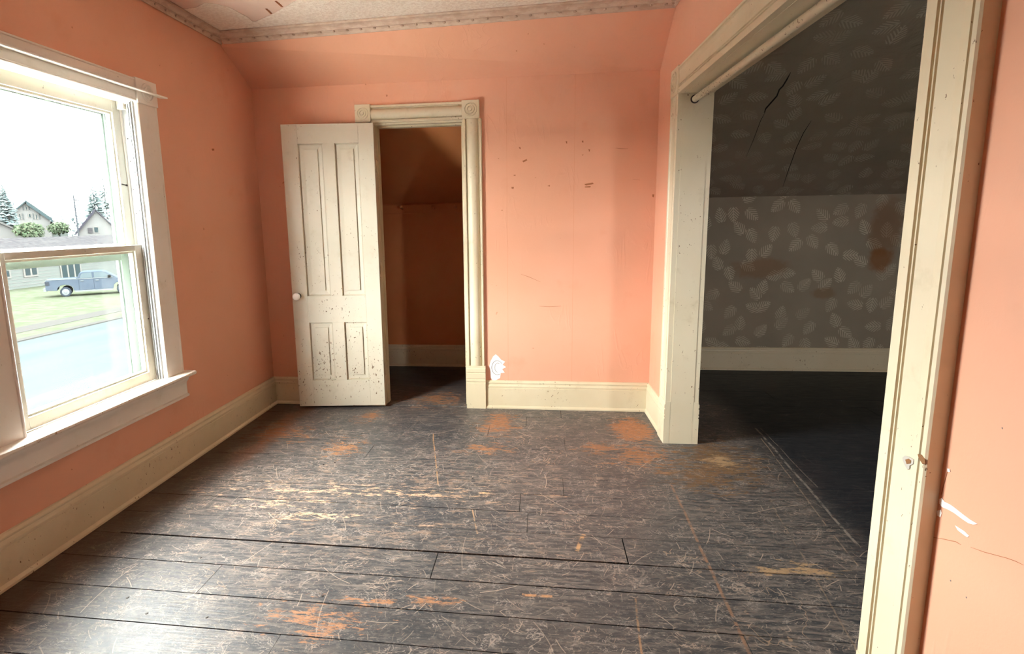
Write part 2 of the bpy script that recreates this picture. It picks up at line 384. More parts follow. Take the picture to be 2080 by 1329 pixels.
# ------------------------------------------------------------------ mesh helpers
class Frame:
    def __init__(s, o, u, n):
        s.o = Vector(o); s.u = Vector(u).normalized(); s.n = Vector(n).normalized(); s.z = Vector((0, 0, 1))
    def __call__(s, u, n, z): return s.o + s.u*u + s.n*n + s.z*z
class MB:
    def __init__(s): s.v = []; s.f = []
    def add(s, vs, fs):
        k = len(s.v); s.v += [tuple(p) for p in vs]; s.f += [tuple(i+k for i in f) for f in fs]; return s
    def box(s, fr, u0, u1, n0, n1, z0, z1):
        vs = [fr(u, n, z) for z in (z0, z1) for n in (n0, n1) for u in (u0, u1)]
        return s.add(vs, [(0, 2, 3, 1), (4, 5, 7, 6), (0, 1, 5, 4), (2, 6, 7, 3), (0, 4, 6, 2), (1, 3, 7, 5)])
    def prism(s, pts, f3, t0, t1):
        """closed 2D outline pts extruded from t0 to t1; f3(a, b, t) -> point"""
        n = len(pts)
        vs = [f3(a, b, t0) for a, b in pts]+[f3(a, b, t1) for a, b in pts]
        fs = [(i, (i+1) % n, n+(i+1) % n, n+i) for i in range(n)]
        return s.add(vs, fs+[tuple(range(n))[::-1], tuple(range(n, 2*n))])
    def lathe(s, o, ax, prof, seg=20):
        """prof: (r, h) list turned about axis ax through o"""
        ax = Vector(ax).normalized(); e1 = ax.orthogonal().normalized(); e2 = ax.cross(e1)
        o = Vector(o); vs = []; fs = []
        for r, h in prof:
            for k in range(seg):
                a = 2*math.pi*k/seg
                vs.append(o+ax*h+(e1*math.cos(a)+e2*math.sin(a))*r)
        for i in range(len(prof)-1):
            for k in range(seg):
                k2 = (k+1) % seg
                fs.append((i*seg+k, i*seg+k2, (i+1)*seg+k2, (i+1)*seg+k))
        fs += [tuple(range(seg))[::-1], tuple(range((len(prof)-1)*seg, len(prof)*seg))]
        return s.add(vs, fs)
    def build(s, name, mat, parent=None, smooth=False, bevel=0.0):
        me = bpy.data.meshes.new(name); me.from_pydata(s.v, [], s.f)
        bm = bmesh.new(); bm.from_mesh(me)
        bmesh.ops.recalc_face_normals(bm, faces=bm.faces)
        bm.to_mesh(me); bm.free()
        me.materials.append(M[mat] if isinstance(mat, str) else mat)
        o = bpy.data.objects.new(name, me); col.objects.link(o)
        if smooth:
            for p_ in me.polygons: p_.use_smooth = True
            try: me.set_sharp_from_angle(angle=math.radians(35))
            except Exception: pass
        if bevel:
            b = o.modifiers.new('bevel', 'BEVEL'); b.width = bevel; b.segments = 2; b.limit_method = 'ANGLE'
        if parent is not None: attach(o, parent)
        return o
def attach(o, parent):
    o.parent = parent
    o.matrix_parent_inverse = parent.matrix_basis.inverted()
def empty(name, loc):
    o = bpy.data.objects.new(name, None); col.objects.link(o); o.location = loc; o.empty_display_size = 0.1
    bpy.context.view_layer.update(); return o
def tag(o, label, cat=None, group=None, kind=None):
    o['label'] = label
    if cat: o['category'] = cat
    if group: o['group'] = group
    if kind: o['kind'] = kind
    return o
def struct(o, label, cat): return tag(o, label, cat, None, 'structure')
WF = Frame((0, 0, 0), (1, 0, 0), (0, 1, 0))          # world axes: u = x, n = y

# ------------------------------------------------------------------ room frames
xL, yB, yR = -1.9125, 4.0247, 4.003
yB2, zk, zk2 = 5.2114, 2.268, 1.506
FL = Frame((xL, 0, 0), (0, 1, 0), (1, 0, 0))                        # window wall: u = y
FB = Frame((xL, yB, 0), (2.761, yR-yB, 0), (yR-yB, -2.761, 0))      # closet wall: u = x - xL
FR = Frame((0.8485, yR, 0), (0.02457, -1, 0), (-1, -0.02457, 0))    # partition: u = distance from the back corner
WT = 0.13
XE = 3.9
def bx(x): return x-xL

# ------------------------------------------------------------------ floor of single planks
sub = MB().box(WF, xL-.16, XE+.1, -1.2, yB2+.14, -.14, -.024)
floor = sub.build('floor', 'dark'); struct(floor, 'dark painted worn plank floor running through room, closet and next room', 'floor')
rows = [-1.12+.18*i for i in range(14)]
rows = [r for r in rows if r < 1.35]+[1.415, 1.592, 1.762, 1.942, 2.12, 2.309, 2.49, 2.67, 2.86, 3.045, 3.24, 3.44, 3.63, 3.81, 3.99, 4.17, 4.35, 4.53, 4.71, 4.89, 5.05, 5.22]
def slope(y): return -0.022 if y < 2.6 else -0.022+0.022*min(1, (y-2.6)/0.8)
joints = {1.762: [-1.16, 1.6], 1.942: [-0.318, 2.2], 2.12: [-1.75, 0.442, 2.6], 2.309: [0.04, 1.9], 1.592: [0.75, 2.9], 1.415: [-0.75, 1.9]}
prng = random.Random(3)
for i in range(len(rows)-1):
    a, b = rows[i], rows[i+1]
    if a in joints: js = joints[a]
    else:
        js = []; x = xL+prng.uniform(.9, 2.6)
        while x < XE-.5: js.append(x); x += prng.uniform(1.8, 3.0)
    xs = [xL-.1]+js+[XE+.05]
    for k in range(len(xs)-1):
        x0, x1 = xs[k], xs[k+1]
        g = 0.0012 if b > 2.6 else 0.0018
        g0 = g1 = g
        if a == 2.12 and k == 1: g0 = 0.007
        if a == 1.942: g0 = 0.0045 if k == 1 else 0.003
        if a == 1.592: g0 = 0.004
        gl = gr = 0.001
        if a == 2.12 and k == 1: gr = 0.004
        if a == 1.942 and k == 1: gl = 0.002
        zt = prng.uniform(-.0012, .0006)
        vs = []
        for z in (-.022, zt):
            for (x, s_) in ((x0+gl, 0), (x1-gr, 0)):
                vs.append((x, a+slope(a)*x+g0, z))
            for x in (x1-gr, x0+gl):
                vs.append((x, b+slope(b)*x-g1, z))
        pl = MB().add(vs, [(3, 2, 1, 0), (4, 5, 6, 7), (0, 1, 5, 4), (1, 2, 6, 5), (2, 3, 7, 6), (3, 0, 4, 7)])
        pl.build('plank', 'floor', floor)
for px, py in ((655, 1211), (420, 1254), (298, 1246), (259, 1214), (407, 1133), (574, 1111), (657, 944), (680, 940), (545, 922), (735, 880), (960, 972), (1468, 1157), (393, 992)):
    q = on_floor(px, py)
    MB().lathe(q+Vector((0, 0, -.002)), (0, 0, 1), [(.005, 0), (.005, .0028), (.003, .0032)], 8).build('nail_head', 'iron', floor)

# ------------------------------------------------------------------ walls
hy0, hy1, hz0, hz1 = 1.90, 2.81, .47, 1.975                         # window hole
w = MB()
w.box(FL, -1.2, hy0, -.16, 0, -.14, 2.75).box(FL, hy1, yB2+.14, -.16, 0, -.14, 2.75)
w.box(FL, hy0, hy1, -.16, 0, -.14, hz0).box(FL, hy0, hy1, -.16, 0, hz1, 2.75)
wall_left = struct(w.build('wall_left', 'pink'), 'salmon pink wall holding the double hung window', 'wall')
dx0, dx1, dz = -1.068, -.415, 2.02                                 # closet door rough hole
w = MB().box(FB, -.02, bx(dx0), -.11, 0, -.02, 2.36).box(FB, bx(dx1), bx(.86), -.11, 0, -.02, 2.36).box(FB, bx(dx0), bx(dx1), -.11, 0, dz, 2.36)
wall_back = struct(w.build('wall_back', 'pink_back'), 'salmon pink papered wall around the closet door', 'wall')
UO0, UO1, OZ = .612, 2.628, 2.0                                    # wide opening along FR
w = MB().box(FR, -1.35, UO0-.02, -WT, 0, -.02, 2.75).box(FR, UO1+.02, 5.25, -WT, 0, -.02, 2.75).box(FR, UO0-.02, UO1+.02, -WT, 0, OZ+.02, 2.75)
wall_right = struct(w.build('wall_right', 'pink'), 'salmon pink partition wall with the wide cased opening', 'wall')
w = MB().box(WF, xL-.16, W2X0-.02, -1.3, -1.15, -.14, 2.8).box(WF, W2X1+.02, XE+.1, -1.3, -1.15, -.14, 2.8)
w.box(WF, W2X0-.02, W2X1+.02, -1.3, -1.15, -.14, W2Z0-.02).box(WF, W2X0-.02, W2X1+.02, -1.3, -1.15, W2Z1, 2.8)
struct(w.build('wall_front', 'pink'), 'salmon pink wall opposite the closet door', 'wall')
w = MB().box(WF, xL-.1, .90, yB2, yB2+.14, -.1, 1.7)
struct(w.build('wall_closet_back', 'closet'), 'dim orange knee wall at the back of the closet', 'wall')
w = MB().box(WF, .90, XE+.1, yB2, yB2+.14, -.1, 1.7)
wall_leaf = struct(w.build('wall_other_back', 'leaf_wall'), 'taupe leaf patterned papered knee wall of the next room', 'wall')
w = MB().box(WF, XE, XE+.14, -1.2, yB2+.1, -.1, 2.8)
struct(w.build('wall_other_right', 'leaf_wall'), 'taupe leaf papered end wall of the next room', 'wall')

# sloped ceilings (roof underside)
def zs(y): return zk-(zk-zk2)/(yB2-yB)*(y-yB)
yc = 3.657
def slab(pts, th=.12):
    """rows of (left, right) points -> slab with th thickness upwards"""
    mb = MB(); n = len(pts); vs = []
    for l, r in pts: vs += [l, r]
    vs += [(p[0], p[1], p[2]+th) for p in vs]
    fs = []
    k = 2*n
    for i in range(n-1):
        fs += [(2*i, 2*i+1, 2*i+3, 2*i+2), (k+2*i, k+2*i+2, k+2*i+3, k+2*i+1), (2*i, 2*i+2, k+2*i+2, k+2*i), (2*i+1, k+2*i+1, k+2*i+3, 2*i+3)]
    fs += [(0, k, k+1, 1), (2*n-2, 2*n-1, k+2*n-1, k+2*n-2)]
    return mb.add(vs, fs)
def zcl(x): return 2.462+(x-xL)*(2.525-2.462)/(0.856-xL)          # foot of the border, a little out of level
ZUP = 0.043
s1 = slab([((xL-.16, yc-.12, zcl(xL-.16)+.06), (.93, yc-.12, zcl(.93)+.085)), ((xL-.16, yc, zcl(xL-.16)), (.93, yc, zcl(.93))), ((xL-.16, yB, zk), (.93, yR, zk))])
struct(s1.build('ceiling_slope', 'pink'), 'salmon pink sloped ceiling strip above the closet wall', 'ceiling')
s2 = slab([((xL-.16, yB+.09, zs(yB+.09)), (.90, yB+.09, zs(yB+.09))), ((xL-.16, yB2+.14, zs(yB2+.14)), (.90, yB2+.14, zs(yB2+.14)))])
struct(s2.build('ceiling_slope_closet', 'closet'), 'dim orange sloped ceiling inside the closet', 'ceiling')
s3 = slab([((.915, 3.5, zs(3.5)), (XE+.1, 3.5, zs(3.5))), ((.915, yB2+.14, zs(yB2+.14)), (XE+.1, yB2+.14, zs(yB2+.14)))])
slope_leaf = struct(s3.build('ceiling_slope_other', 'leaf_slope'), 'dark wrinkled leaf papered sloped ceiling of the next room', 'ceiling')
# flat ceiling: plaster with a paper skin that has torn away
def zc(x): return zcl(x)+ZUP
cl = slab([((xL-.16, -1.3, zc(xL-.16)+.0015), (XE+.1, -1.3, zc(XE+.1)+.0015)), ((xL-.16, yc-.05, zc(xL-.16)+.0015), (XE+.1, yc-.05, zc(XE+.1)+.0015))])
ceiling = struct(cl.build('ceiling', 'ceil_plaster'), 'bare tan plaster ceiling with torn embossed paper', 'ceiling')
def on_ceil(px, py):
    q = hit(px, py, (xL, 0, zc(xL)), (-(2.525-2.462)/(0.856-xL), 0, 1)); return (q.x, q.y)
tear = [on_ceil(*q) for q in ((330, -60), (338, 2), (347, 17), (372, 19), (398, 15), (416, 6), (437, 8), (459, 13), (472, 18), (484, 25), (503, 35), (512, 43), (519, 44), (533, 38), (552, 30), (575, 17), (607, -2), (650, -30))]
ptop = yc-.04
outer = [(xL, 1.9), (xL, ptop), (.86, ptop), (.86, 1.9)]
poly = [(tear[0][0], 1.9)]+tear+[(tear[-1][0]+.1, 1.9)]
ring = [(xL, -1.14), (xL, ptop), (.92, ptop), (.92, -1.14), (tear[-1][0]+.15, -1.14)]+[tear[-1]]+tear[::-1][1:]+[(tear[0][0], -1.14)]
bm = bmesh.new()
lo = [bm.verts.new((x, y, zc(x)-.0008)) for x, y in ring]
f0 = bm.faces.new(lo); bmesh.ops.triangulate(bm, faces=[f0])
ext = bmesh.ops.extrude_face_region(bm, geom=bm.faces[:])
for e_ in ext['geom']:
    if isinstance(e_, bmesh.types.BMVert): e_.co.z += .0022
bmesh.ops.recalc_face_normals(bm, faces=bm.faces)
me = bpy.data.meshes.new('ceiling_paper'); bm.to_mesh(me); bm.free(); me.materials.append(M['ceil_paper'])
o = bpy.data.objects.new('ceiling_paper', me); col.objects.link(o); attach(o, ceiling)
o['label'] = 'embossed beige ceiling paper with a torn edge'
for a, b, wd in (((541, 18), (551, 28), .012), ((560, 2), (573, 14), .012)):
    A, B = on_ceil(*a), on_ceil(*b); A = Vector((*A, zc(A[0]))); B = Vector((*B, zc(B[0])))
    d = (B-A).normalized(); sd = d.cross(Vector((0, 0, 1)))*wd/2
    pts = [A-sd, A+sd*.7, A.lerp(B, .5)+sd*1.1, B+sd, B-sd*.8]
    MB().add([p_+Vector((0, 0, .001)) for p_ in pts]+[p_-Vector((0, 0, .001)) for p_ in pts], [(0, 1, 2, 3, 4), (9, 8, 7, 6, 5)]+[(i, (i+1) % 5, 5+(i+1) % 5, 5+i) for i in range(5)]).build('lath_mark', 'rust', ceiling)
# moulded border where walls meet ceiling
def crown(name, A0, A1, B0, B1, lab, seg=1):
    """strip from lower edge A0-A1 to upper edge B0-B1 with a beaded section"""
    A0, A1, B0, B1 = map(Vector, (A0, A1, B0, B1))
    nrm = ((A1-A0).cross(B0-A0)).normalized()
    if nrm.z > 0: nrm = -nrm
    prof = [(0, -.012), (0, .006), (.08, .012), (.2, .008), (.3, .004), (.42, .006), (.5, .013), (.58, .006), (.68, .004), (.85, .008), (.93, .012), (1, .006), (1, -.012)]
    mb = MB()
    mb.prism(prof, lambda a, b, t_: (A0.lerp(A1, t_)).lerp(B0.lerp(B1, t_), a)+nrm*b, 0, 1)
    ob = mb.build(name, 'border', None, True)
    L_ = (A1-A0).length; n = int(L_/.085)
    bead = MB().lathe((0, 0, 0), nrm, [(.009, -.006), (.009, .002), (.006, .006), (.001, .0075)], 8)
    bme = None
    for i in range(n):
        t_ = (i+.5)/n
        p_ = (A0.lerp(A1, t_)).lerp(B0.lerp(B1, t_), .32)+nrm*.006
        if bme is None:
            bo = bead.build('bead', 'border', None, True); bme = bo.data
        else:
            bo = bpy.data.objects.new('bead', bme); col.objects.link(bo)
        bo.location = p_; bo.parent = ob
    return struct(ob, lab, 'trim')
crown('trim_3', (xL+.03, yc, zcl(xL)), (.84, yc, zcl(.856)), (xL+.03, yc-.10, zc(xL)), (.84, yc-.10, zc(.856)), 'beaded tan border along the top of the sloped ceiling')
crown('trim_4', (xL, -1.1, zcl(xL)), (xL, yc, zcl(xL)), (xL+.06, -1.1, zc(xL)), (xL+.06, yc, zc(xL)), 'beaded tan border along the top of the window wall')
crown('trim_5', (.973, -1.1, zcl(.97)), (.857, yc, zcl(.86)), (.913, -1.1, zc(.91)), (.797, yc, zc(.80)), 'beaded tan border along the top of the partition wall')

# ------------------------------------------------------------------ baseboards
BP = [(0, 0), (.018, 0), (.030, .0), (.030, .010), (.022, .020), (.020, .022), (.020, .150), (.017, .152), (.017, .156), (.020, .158), (.020, .166), (.014, .174), (.012, .182), (.016, .186), (.016, .192), (.008, .203), (0, .205)]
def base(name, fr, u0, u1, lab, mat='cream_board', n0=0.0):
    o = MB().prism(BP, lambda a, b, t_: fr(t_, a+n0, b), u0, u1).build(name, mat)
    return struct(o, lab, 'baseboard')
base('baseboard_left', FL, -1.14, yB-.001, 'cream moulded baseboard under the window')
base('baseboard_back', FB, .001, bx(-1.175), 'cream moulded baseboard behind the open door')
base('baseboard_back_right', FB, bx(-.294), 2.76, 'cream moulded baseboard between closet door and partition')
base('baseboard_right', FR, .001, UO0-.158, 'short cream baseboard beside the wide opening plinth')
base('baseboard_right_near', FR, UO1+.17, 5.1, 'cream baseboard on the near side of the wide opening')
FC = Frame((0, yB2, 0), (1, 0, 0), (0, -1, 0))
base('baseboard_closet', FC, xL+.001, .72, 'dim cream baseboard at the back of the closet')
base('baseboard_other', FC, 1.0, XE-.001, 'chipped cream baseboard under the leaf wallpaper')

# ------------------------------------------------------------------ casing tools
PILASTER = [(0, 0), (0, .020), (.004, .024), (.017, .024), (.0175, .007), (.024, .006), (.027, .014), (.037, .025), (.050, .032), (.064, .034), (.078, .032), (.091, .025), (.101, .014), (.104, .006), (.1105, .007), (.111, .024), (.124, .024), (.128, .020), (.128, 0)]
BOARD = [(0, 0), (0, .030), (.032, .030), (.034, .021), (.038, .021), (.040, .029), (.044, .029), (.046, .022), (.049, .022), (.052, .029), (.075, .0275), (.105, .0265), (.132, .029), (.136, .033), (.140, .024), (.144, .034), (.156, .034), (.160, .030), (.160, 0)]
WINCAS = [(0, 0), (0, .018), (.005, .022), (.012, .022), (.016, .018), (.135, .018), (.139, .022), (.147, .022), (.150, .018), (.150, 0)]
def rosette(fr, u, z, su, sz, th, mat, parent, n0=0.0):
    b = MB().box(fr, u-su/2, u+su/2, n0, n0+th, z-sz/2, z+sz/2).build('rosette_block', mat, parent, bevel=.003)
    r = min(su, sz)*.37
    pr = [(r*1.04, -.004), (r*1.03, .0005), (r, .007), (r*.86, .007), (r*.82, .0006), (r*.66, .0006), (r*.62, .008), (r*.46, .008), (r*.42, .0006), (r*.28, .0006), (r*.24, .008), (r*.1, .010), (r*.01, .0105)]
    MB().lathe(fr(u, n0+th, z), fr.n, pr, 28).build('rosette_rings', mat, b, True)
    return b
def plinth(fr, u0, u1, zt, th, mat, parent):
    pr = [(0, 0), (th, 0), (th, zt*.60), (th-.004, zt*.61), (th-.004, zt*.63), (th, zt*.64), (th, zt*.675), (th-.004, zt*.685), (th-.004, zt*.70), (th, zt*.71), (th, zt*.82), (th-.004, zt*.83), (th-.004, zt*.85), (th, zt*.86), (th, zt*.93), (th-.005, zt*.955), (th-.005, zt), (0, zt)]
    return MB().prism(pr, lambda a, b, t_: fr(t_, a, b), u0, u1).build('plinth_block', mat, parent)

# closet door casing (trim_1)
tr1 = empty('trim_1', (-.73, yB-.02, 0)); struct(tr1, 'cream fluted closet door casing with two bullseye corner blocks', 'door casing')
jx0, jx1 = -1.044, -.437
MB().box(FB, bx(jx0-.022), bx(jx0), -.115, .003, 0, 2.018).build('jamb', 'cream', tr1)
MB().box(FB, bx(jx1), bx(jx1+.022), -.115, .003, 0, 2.018).build('jamb', 'cream', tr1)
MB().box(FB, bx(jx0), bx(jx1), -.115, .003, 1.998, 2.018).build('head_jamb', 'cream', tr1)
MB().box(FB, bx(jx0), bx(jx0+.006), -.10, -.045, 0, 1.998).build('door_stop', 'cream', tr1)
MB().box(FB, bx(jx1-.012), bx(jx1), -.10, -.045, 0, 1.998).build('door_stop', 'cream', tr1)
MB().box(FB, bx(jx0+.012), bx(jx1-.012), -.10, -.045, 1.986, 1.998).build('door_stop', 'cream', tr1)
MB().prism(PILASTER, lambda a, b, t_: FB(bx(-.430)+a, b, t_), .315, 2.013).build('side_casing', 'cream', tr1, True)
MB().prism(PILASTER, lambda a, b, t_: FB(bx(-1.044)-a, b, t_), .315, 2.013).build('side_casing', 'cream', tr1, True)
MB().prism([(a*.9, b) for a, b in PILASTER], lambda a, b, t_: FB(t_, b, 2.010+a), bx(-1.058), bx(-.432)).build('head_casing', 'cream', tr1, True)
plinth(FB, bx(-.434), bx(-.296), .315, .036, 'cream', tr1)
plinth(FB, bx(-1.174), bx(-1.046), .315, .026, 'cream', tr1)
rosette(FB, bx(-.3735), 2.072, .117, .118, .034, 'cream', tr1)
rosette(FB, bx(-1.114), 2.072, .108, .118, .034, 'cream', tr1)
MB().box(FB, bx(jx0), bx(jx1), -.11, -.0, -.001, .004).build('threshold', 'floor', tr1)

# ------------------------------------------------------------------ closet door leaf
A = Vector((-1.034, 3.952, 0)); Bp = Vector((-1.658, 3.884, 0))
FD = Frame(A, Bp-A, Vector((0, 0, 0))+Vector(((Bp-A).y, -(Bp-A).x, 0))*1.0)
if FD.n.y > 0: FD.n = -FD.n
LW = (Bp-A).length; ZB, ZT = .020, 2.003; DT = .034
door = empty('door_1', (A.x, A.y, ZB)); struct(door, 'cream four panel door folded open against the closet wall', 'door')
hs = ZT-ZB
st0, st1, mu0, mu1 = .165*LW, .83*LW, .43*LW, .575*LW     # counted from the hinge: mirrored below
u_h, u_f = .168*LW, .828*LW                                # inner edges of hinge and free stile
m0, m1 = .43*LW, .56*LW
zr = [ZB, .215, .640, .832, 1.875, ZT]
MB().box(FD, 0, u_h, -DT, 0, ZB, ZT).build('stile', 'cream_door', door, bevel=.002)
MB().box(FD, u_f, LW, -DT, 0, ZB, ZT).build('stile', 'cream_door', door, bevel=.002)
for za, zb in ((zr[0], zr[1]), (zr[2], zr[3]), (zr[4], zr[5])):
    MB().box(FD, u_h, u_f, -DT, -.0004, za, zb).build('rail', 'cream_door', door, bevel=.001)
for za, zb in ((zr[1], zr[2]), (zr[3], zr[4])):
    MB().box(FD, m0, m1, -DT, -.0004, za, zb).build('mullion', 'cream_door', door, bevel=.001)
    for ua, ub in ((u_h, m0), (m1, u_f)):
        ins = .038
        e = .010
        vs = []
        for (d, n_) in ((0, -.020), (e, -.016), (ins, -.019), (ins+.001, -.008)):
            vs += [FD(ua+d, n_, za+d), FD(ub-d, n_, za+d), FD(ub-d, n_, zb-d), FD(ua+d, n_, zb-d)]
        vs += [FD(ua, -DT+.008, za), FD(ub, -DT+.008, za), FD(ub, -DT+.008, zb), FD(ua, -DT+.008, zb)]
        fs = []
        for r_ in range(3):
            for k in range(4): fs.append((4*r_+k, 4*r_+(k+1) % 4, 4*r_+4+(k+1) % 4, 4*r_+4+k))
        fs += [(12, 13, 14, 15), (19, 18, 17, 16)]+[(k, (k+1) % 4, 16+(k+1) % 4, 16+k) for k in range(4)]
        MB().add(vs, fs).build('panel', 'cream_door', door)
ku, kz = LW-.045, .835
kn = MB().lathe(FD(ku, .004, kz), FD.n, [(.009, 0), (.009, .022), (.016, .026), (.025, .034), (.0275, .044), (.025, .054), (.016, .062), (.004, .065)], 24).build('knob', 'porcelain', door, True)
kn['label'] = 'white porcelain door knob'
MB().lathe(FD(ku, -.001, kz), FD.n, [(.020, 0), (.020, .002), (.016, .004), (.010, .0055)], 20).build('knob_rose', 'iron', kn, True)
for hz_ in (.28, 1.02, 1.72):
    MB().lathe(FD(-.006, -DT+.002, hz_-.04), (0, 0, 1), [(.006, 0), (.006, .08), (.002, .085)], 10).build('hinge', 'cream', door, True)

# ------------------------------------------------------------------ wide opening trim (trim_2)
tr2 = empty('trim_2', FR(UO0, 0, 0)); struct(tr2, 'cream casing and jambs of the wide opening to the next room', 'opening casing')
MB().box(FR, UO0-.02, UO0, -WT-.002, .002, 0, OZ+.02).build('jamb', 'cream', tr2)
MB().box(FR, UO1, UO1+.02, -WT-.002, .002, 0, OZ+.02).build('jamb', 'cream', tr2)
MB().box(FR, UO0, UO1, -WT-.002, .002, OZ, OZ+.02).build('head_jamb', 'cream', tr2)
for sgn, nb in ((1, 0.0), (-1, -WT)):
    MB().prism([(a*.94, b) for a, b in BOARD], lambda a, b, t_: FR(UO0-.002-a, nb+sgn*b, t_), .26, OZ+.002).build('side_casing', 'cream', tr2)
    MB().prism(BOARD, lambda a, b, t_: FR(UO1+.002+a, nb+sgn*b, t_), .26, OZ+.002).build('side_casing', 'cream', tr2)
    MB().prism([(a*.88, b) for a, b in BOARD], lambda a, b, t_: FR(t_, nb+sgn*b, OZ+.002+a), UO0-.002, UO1+.002).build('head_casing', 'cream', tr2)
    frx = Frame(FR(0, nb, 0), FR.u, FR.n*sgn)
    plinth(frx, UO0-.156, UO0, .26, .036, 'cream', tr2)
    plinth(frx, UO1, UO1+.164, .26, .036, 'cream', tr2)
    rosette(frx, UO0-.078, OZ+.074, .156, .148, .036, 'cream', tr2)
    rosette(frx, UO1+.082, OZ+.074, .164, .148, .036, 'cream', tr2)
# gouges in the near casing
def chip(fr, n, pts, th, name, mat, parent):
    """flat flake: photograph pixels cast onto the plane n of a frame"""
    q = fr(0, n, 0); base_ = [hit(px, py, q, fr.n) for px, py in pts]
    k = len(base_)
    return MB().add([p_-fr.n*.0012 for p_ in base_]+[p_+fr.n*th for p_ in base_], [tuple(range(k))[::-1], tuple(range(k, 2*k))]+[(i, (i+1) % k, k+(i+1) % k, k+i) for i in range(k)]).build(name, mat, parent)
chip(FR, .0285, [(1833, 930), (1838, 926), (1846, 928), (1856, 934), (1855, 943), (1848, 946), (1847, 953), (1843, 954), (1838, 946), (1834, 936)], .0004, 'paint_gouge', 'grey_chip', tr2)
chip(FR, .0289, [(1839, 934), (1846, 932), (1851, 936), (1850, 942), (1842, 943)], .0006, 'paint_gouge', 'brownwood', tr2)
chip(FR, .0345, [(1864, 923), (1872, 924), (1879, 934), (1880, 942), (1874, 943), (1867, 932)], .0004, 'paint_gouge', 'brownwood', tr2)

# curtain rod in the opening
rod = empty('curtain_rod', FR(UO0, -.06, 1.955)); tag(rod, 'chipped cream round rod spanning the top of the wide opening', 'curtain rod')
MB().lathe(FR(UO0+.003, -.058, 1.968), FR.u, [(.0165, 0), (.0165, UO1-UO0-.006)], 20).build('pole', mk_paint('rod_paint', (0.70, 0.63, 0.48), (0.64, 0.56, 0.41), amount=0.63), rod, True)
for u_, d_ in ((UO0+.0005, 1), (UO1-.0005, -1)):
    MB().lathe(FR(u_, -.058, 1.968), FR.u*d_, [(.023, 0), (.023, .004), (.018, .006)], 20).build('socket', 'iron', rod, True)

# ------------------------------------------------------------------ wall damage
F0 = FR
chip(FR, 0, [(1909, 1014), (1914, 1012), (1920, 1020), (1932, 1026), (1943, 1034), (1958, 1046), (1970, 1055), (1983, 1063), (1986, 1065), (1978, 1066), (1968, 1063), (1956, 1055), (1940, 1043), (1928, 1036), (1914, 1030), (1909, 1023)], .0012, 'paint_flake', 'plaster', wall_right)
chip(FR, 0, [(1904, 1038), (1912, 1036), (1914, 1043), (1911, 1051), (1905, 1048)], .0012, 'paint_flake', 'plaster', wall_right)
chip(FR, 0, [(1941, 1068), (1949, 1073), (1960, 1080), (1969, 1089), (1966, 1092), (1956, 1085), (1946, 1077)], .0010, 'paint_flake', 'plaster', wall_right)
chip(FR, 0, [(1925, 952), (1930, 953), (1931, 959), (1926, 959)], .0012, 'paint_flake', 'plaster', wall_right)
def line(fr, n, pts, wpx, name, mat, parent, th=.0006):
    L_ = []; R_ = []
    for i, (x, y) in enumerate(pts):
        a = Vector(pts[max(0, i-1)]); b = Vector(pts[min(len(pts)-1, i+1)]); d = (b-a).normalized()
        w_ = wpx*(.35 if i in (0, len(pts)-1) else 1)
        L_.append((x-d.y*w_/2, y+d.x*w_/2)); R_.append((x+d.y*w_/2, y-d.x*w_/2))
    return chip(fr, n, L_+R_[::-1], th, name, mat, parent)
line(FR, 0, [(1925, 958), (1919, 978), (1912, 1006)], 1.6, 'scratch', 'scuff', wall_right)
line(FR, 0, [(1890, 1091), (1915, 1095), (1942, 1101), (1952, 1107)], 1.2, 'scratch', 'scuff', wall_right)
line(FR, 0, [(1972, 1112), (2000, 1122), (2045, 1134), (2062, 1140), (2079, 1148)], 1.2, 'scratch', 'scuff', wall_right)
for x, y in ((1930, 1178), (1962, 1212), (2035, 868)): chip(FR, 0, [(x, y), (x+2, y+1), (x+2, y+4), (x, y+3)], .0006, 'nail_hole', 'groove', wall_right)
for a in ([(1187, 374), (1204, 371), (1206, 374), (1190, 377)], [(1188, 379), (1200, 378), (1199, 381), (1188, 381)], [(1061, 327), (1070, 323), (1071, 326), (1063, 330)], [(1039, 380), (1044, 380), (1043, 384), (1039, 383)], [(1054, 299), (1057, 299), (1058, 303), (1055, 302)], [(1149, 287), (1152, 287), (1152, 292), (1150, 291)], [(1182, 286), (1185, 286), (1185, 290), (1182, 289)], [(1195, 303), (1199, 304), (1197, 309)], [(1042, 356), (1047, 355), (1047, 358)], [(1112, 378), (1117, 376), (1117, 379)], [(1325, 395), (1329, 395), (1328, 401), (1325, 400)], [(430, 302), (435, 302), (435, 306), (431, 306)]):
    if a[0][0] < 500: chip(FL, 0, a, .0008, 'wall_nick', 'scuff', wall_left)
    else: chip(FB, 0, a, .0008, 'wall_nick', 'scuff', wall_back)
for pts in ([(1250, 301), (1262, 302), (1276, 302)], [(1095, 622), (1115, 623), (1140, 622)], [(1058, 557), (1075, 563), (1098, 573)], [(1285, 365), (1300, 366)]):
    line(FB, 0, pts, .8, 'scratch', 'scuff', wall_back)
line(FB, 0, [(876, 145), (882, 152), (888, 158)], 1.6, 'scratch', 'scuff', wall_back)
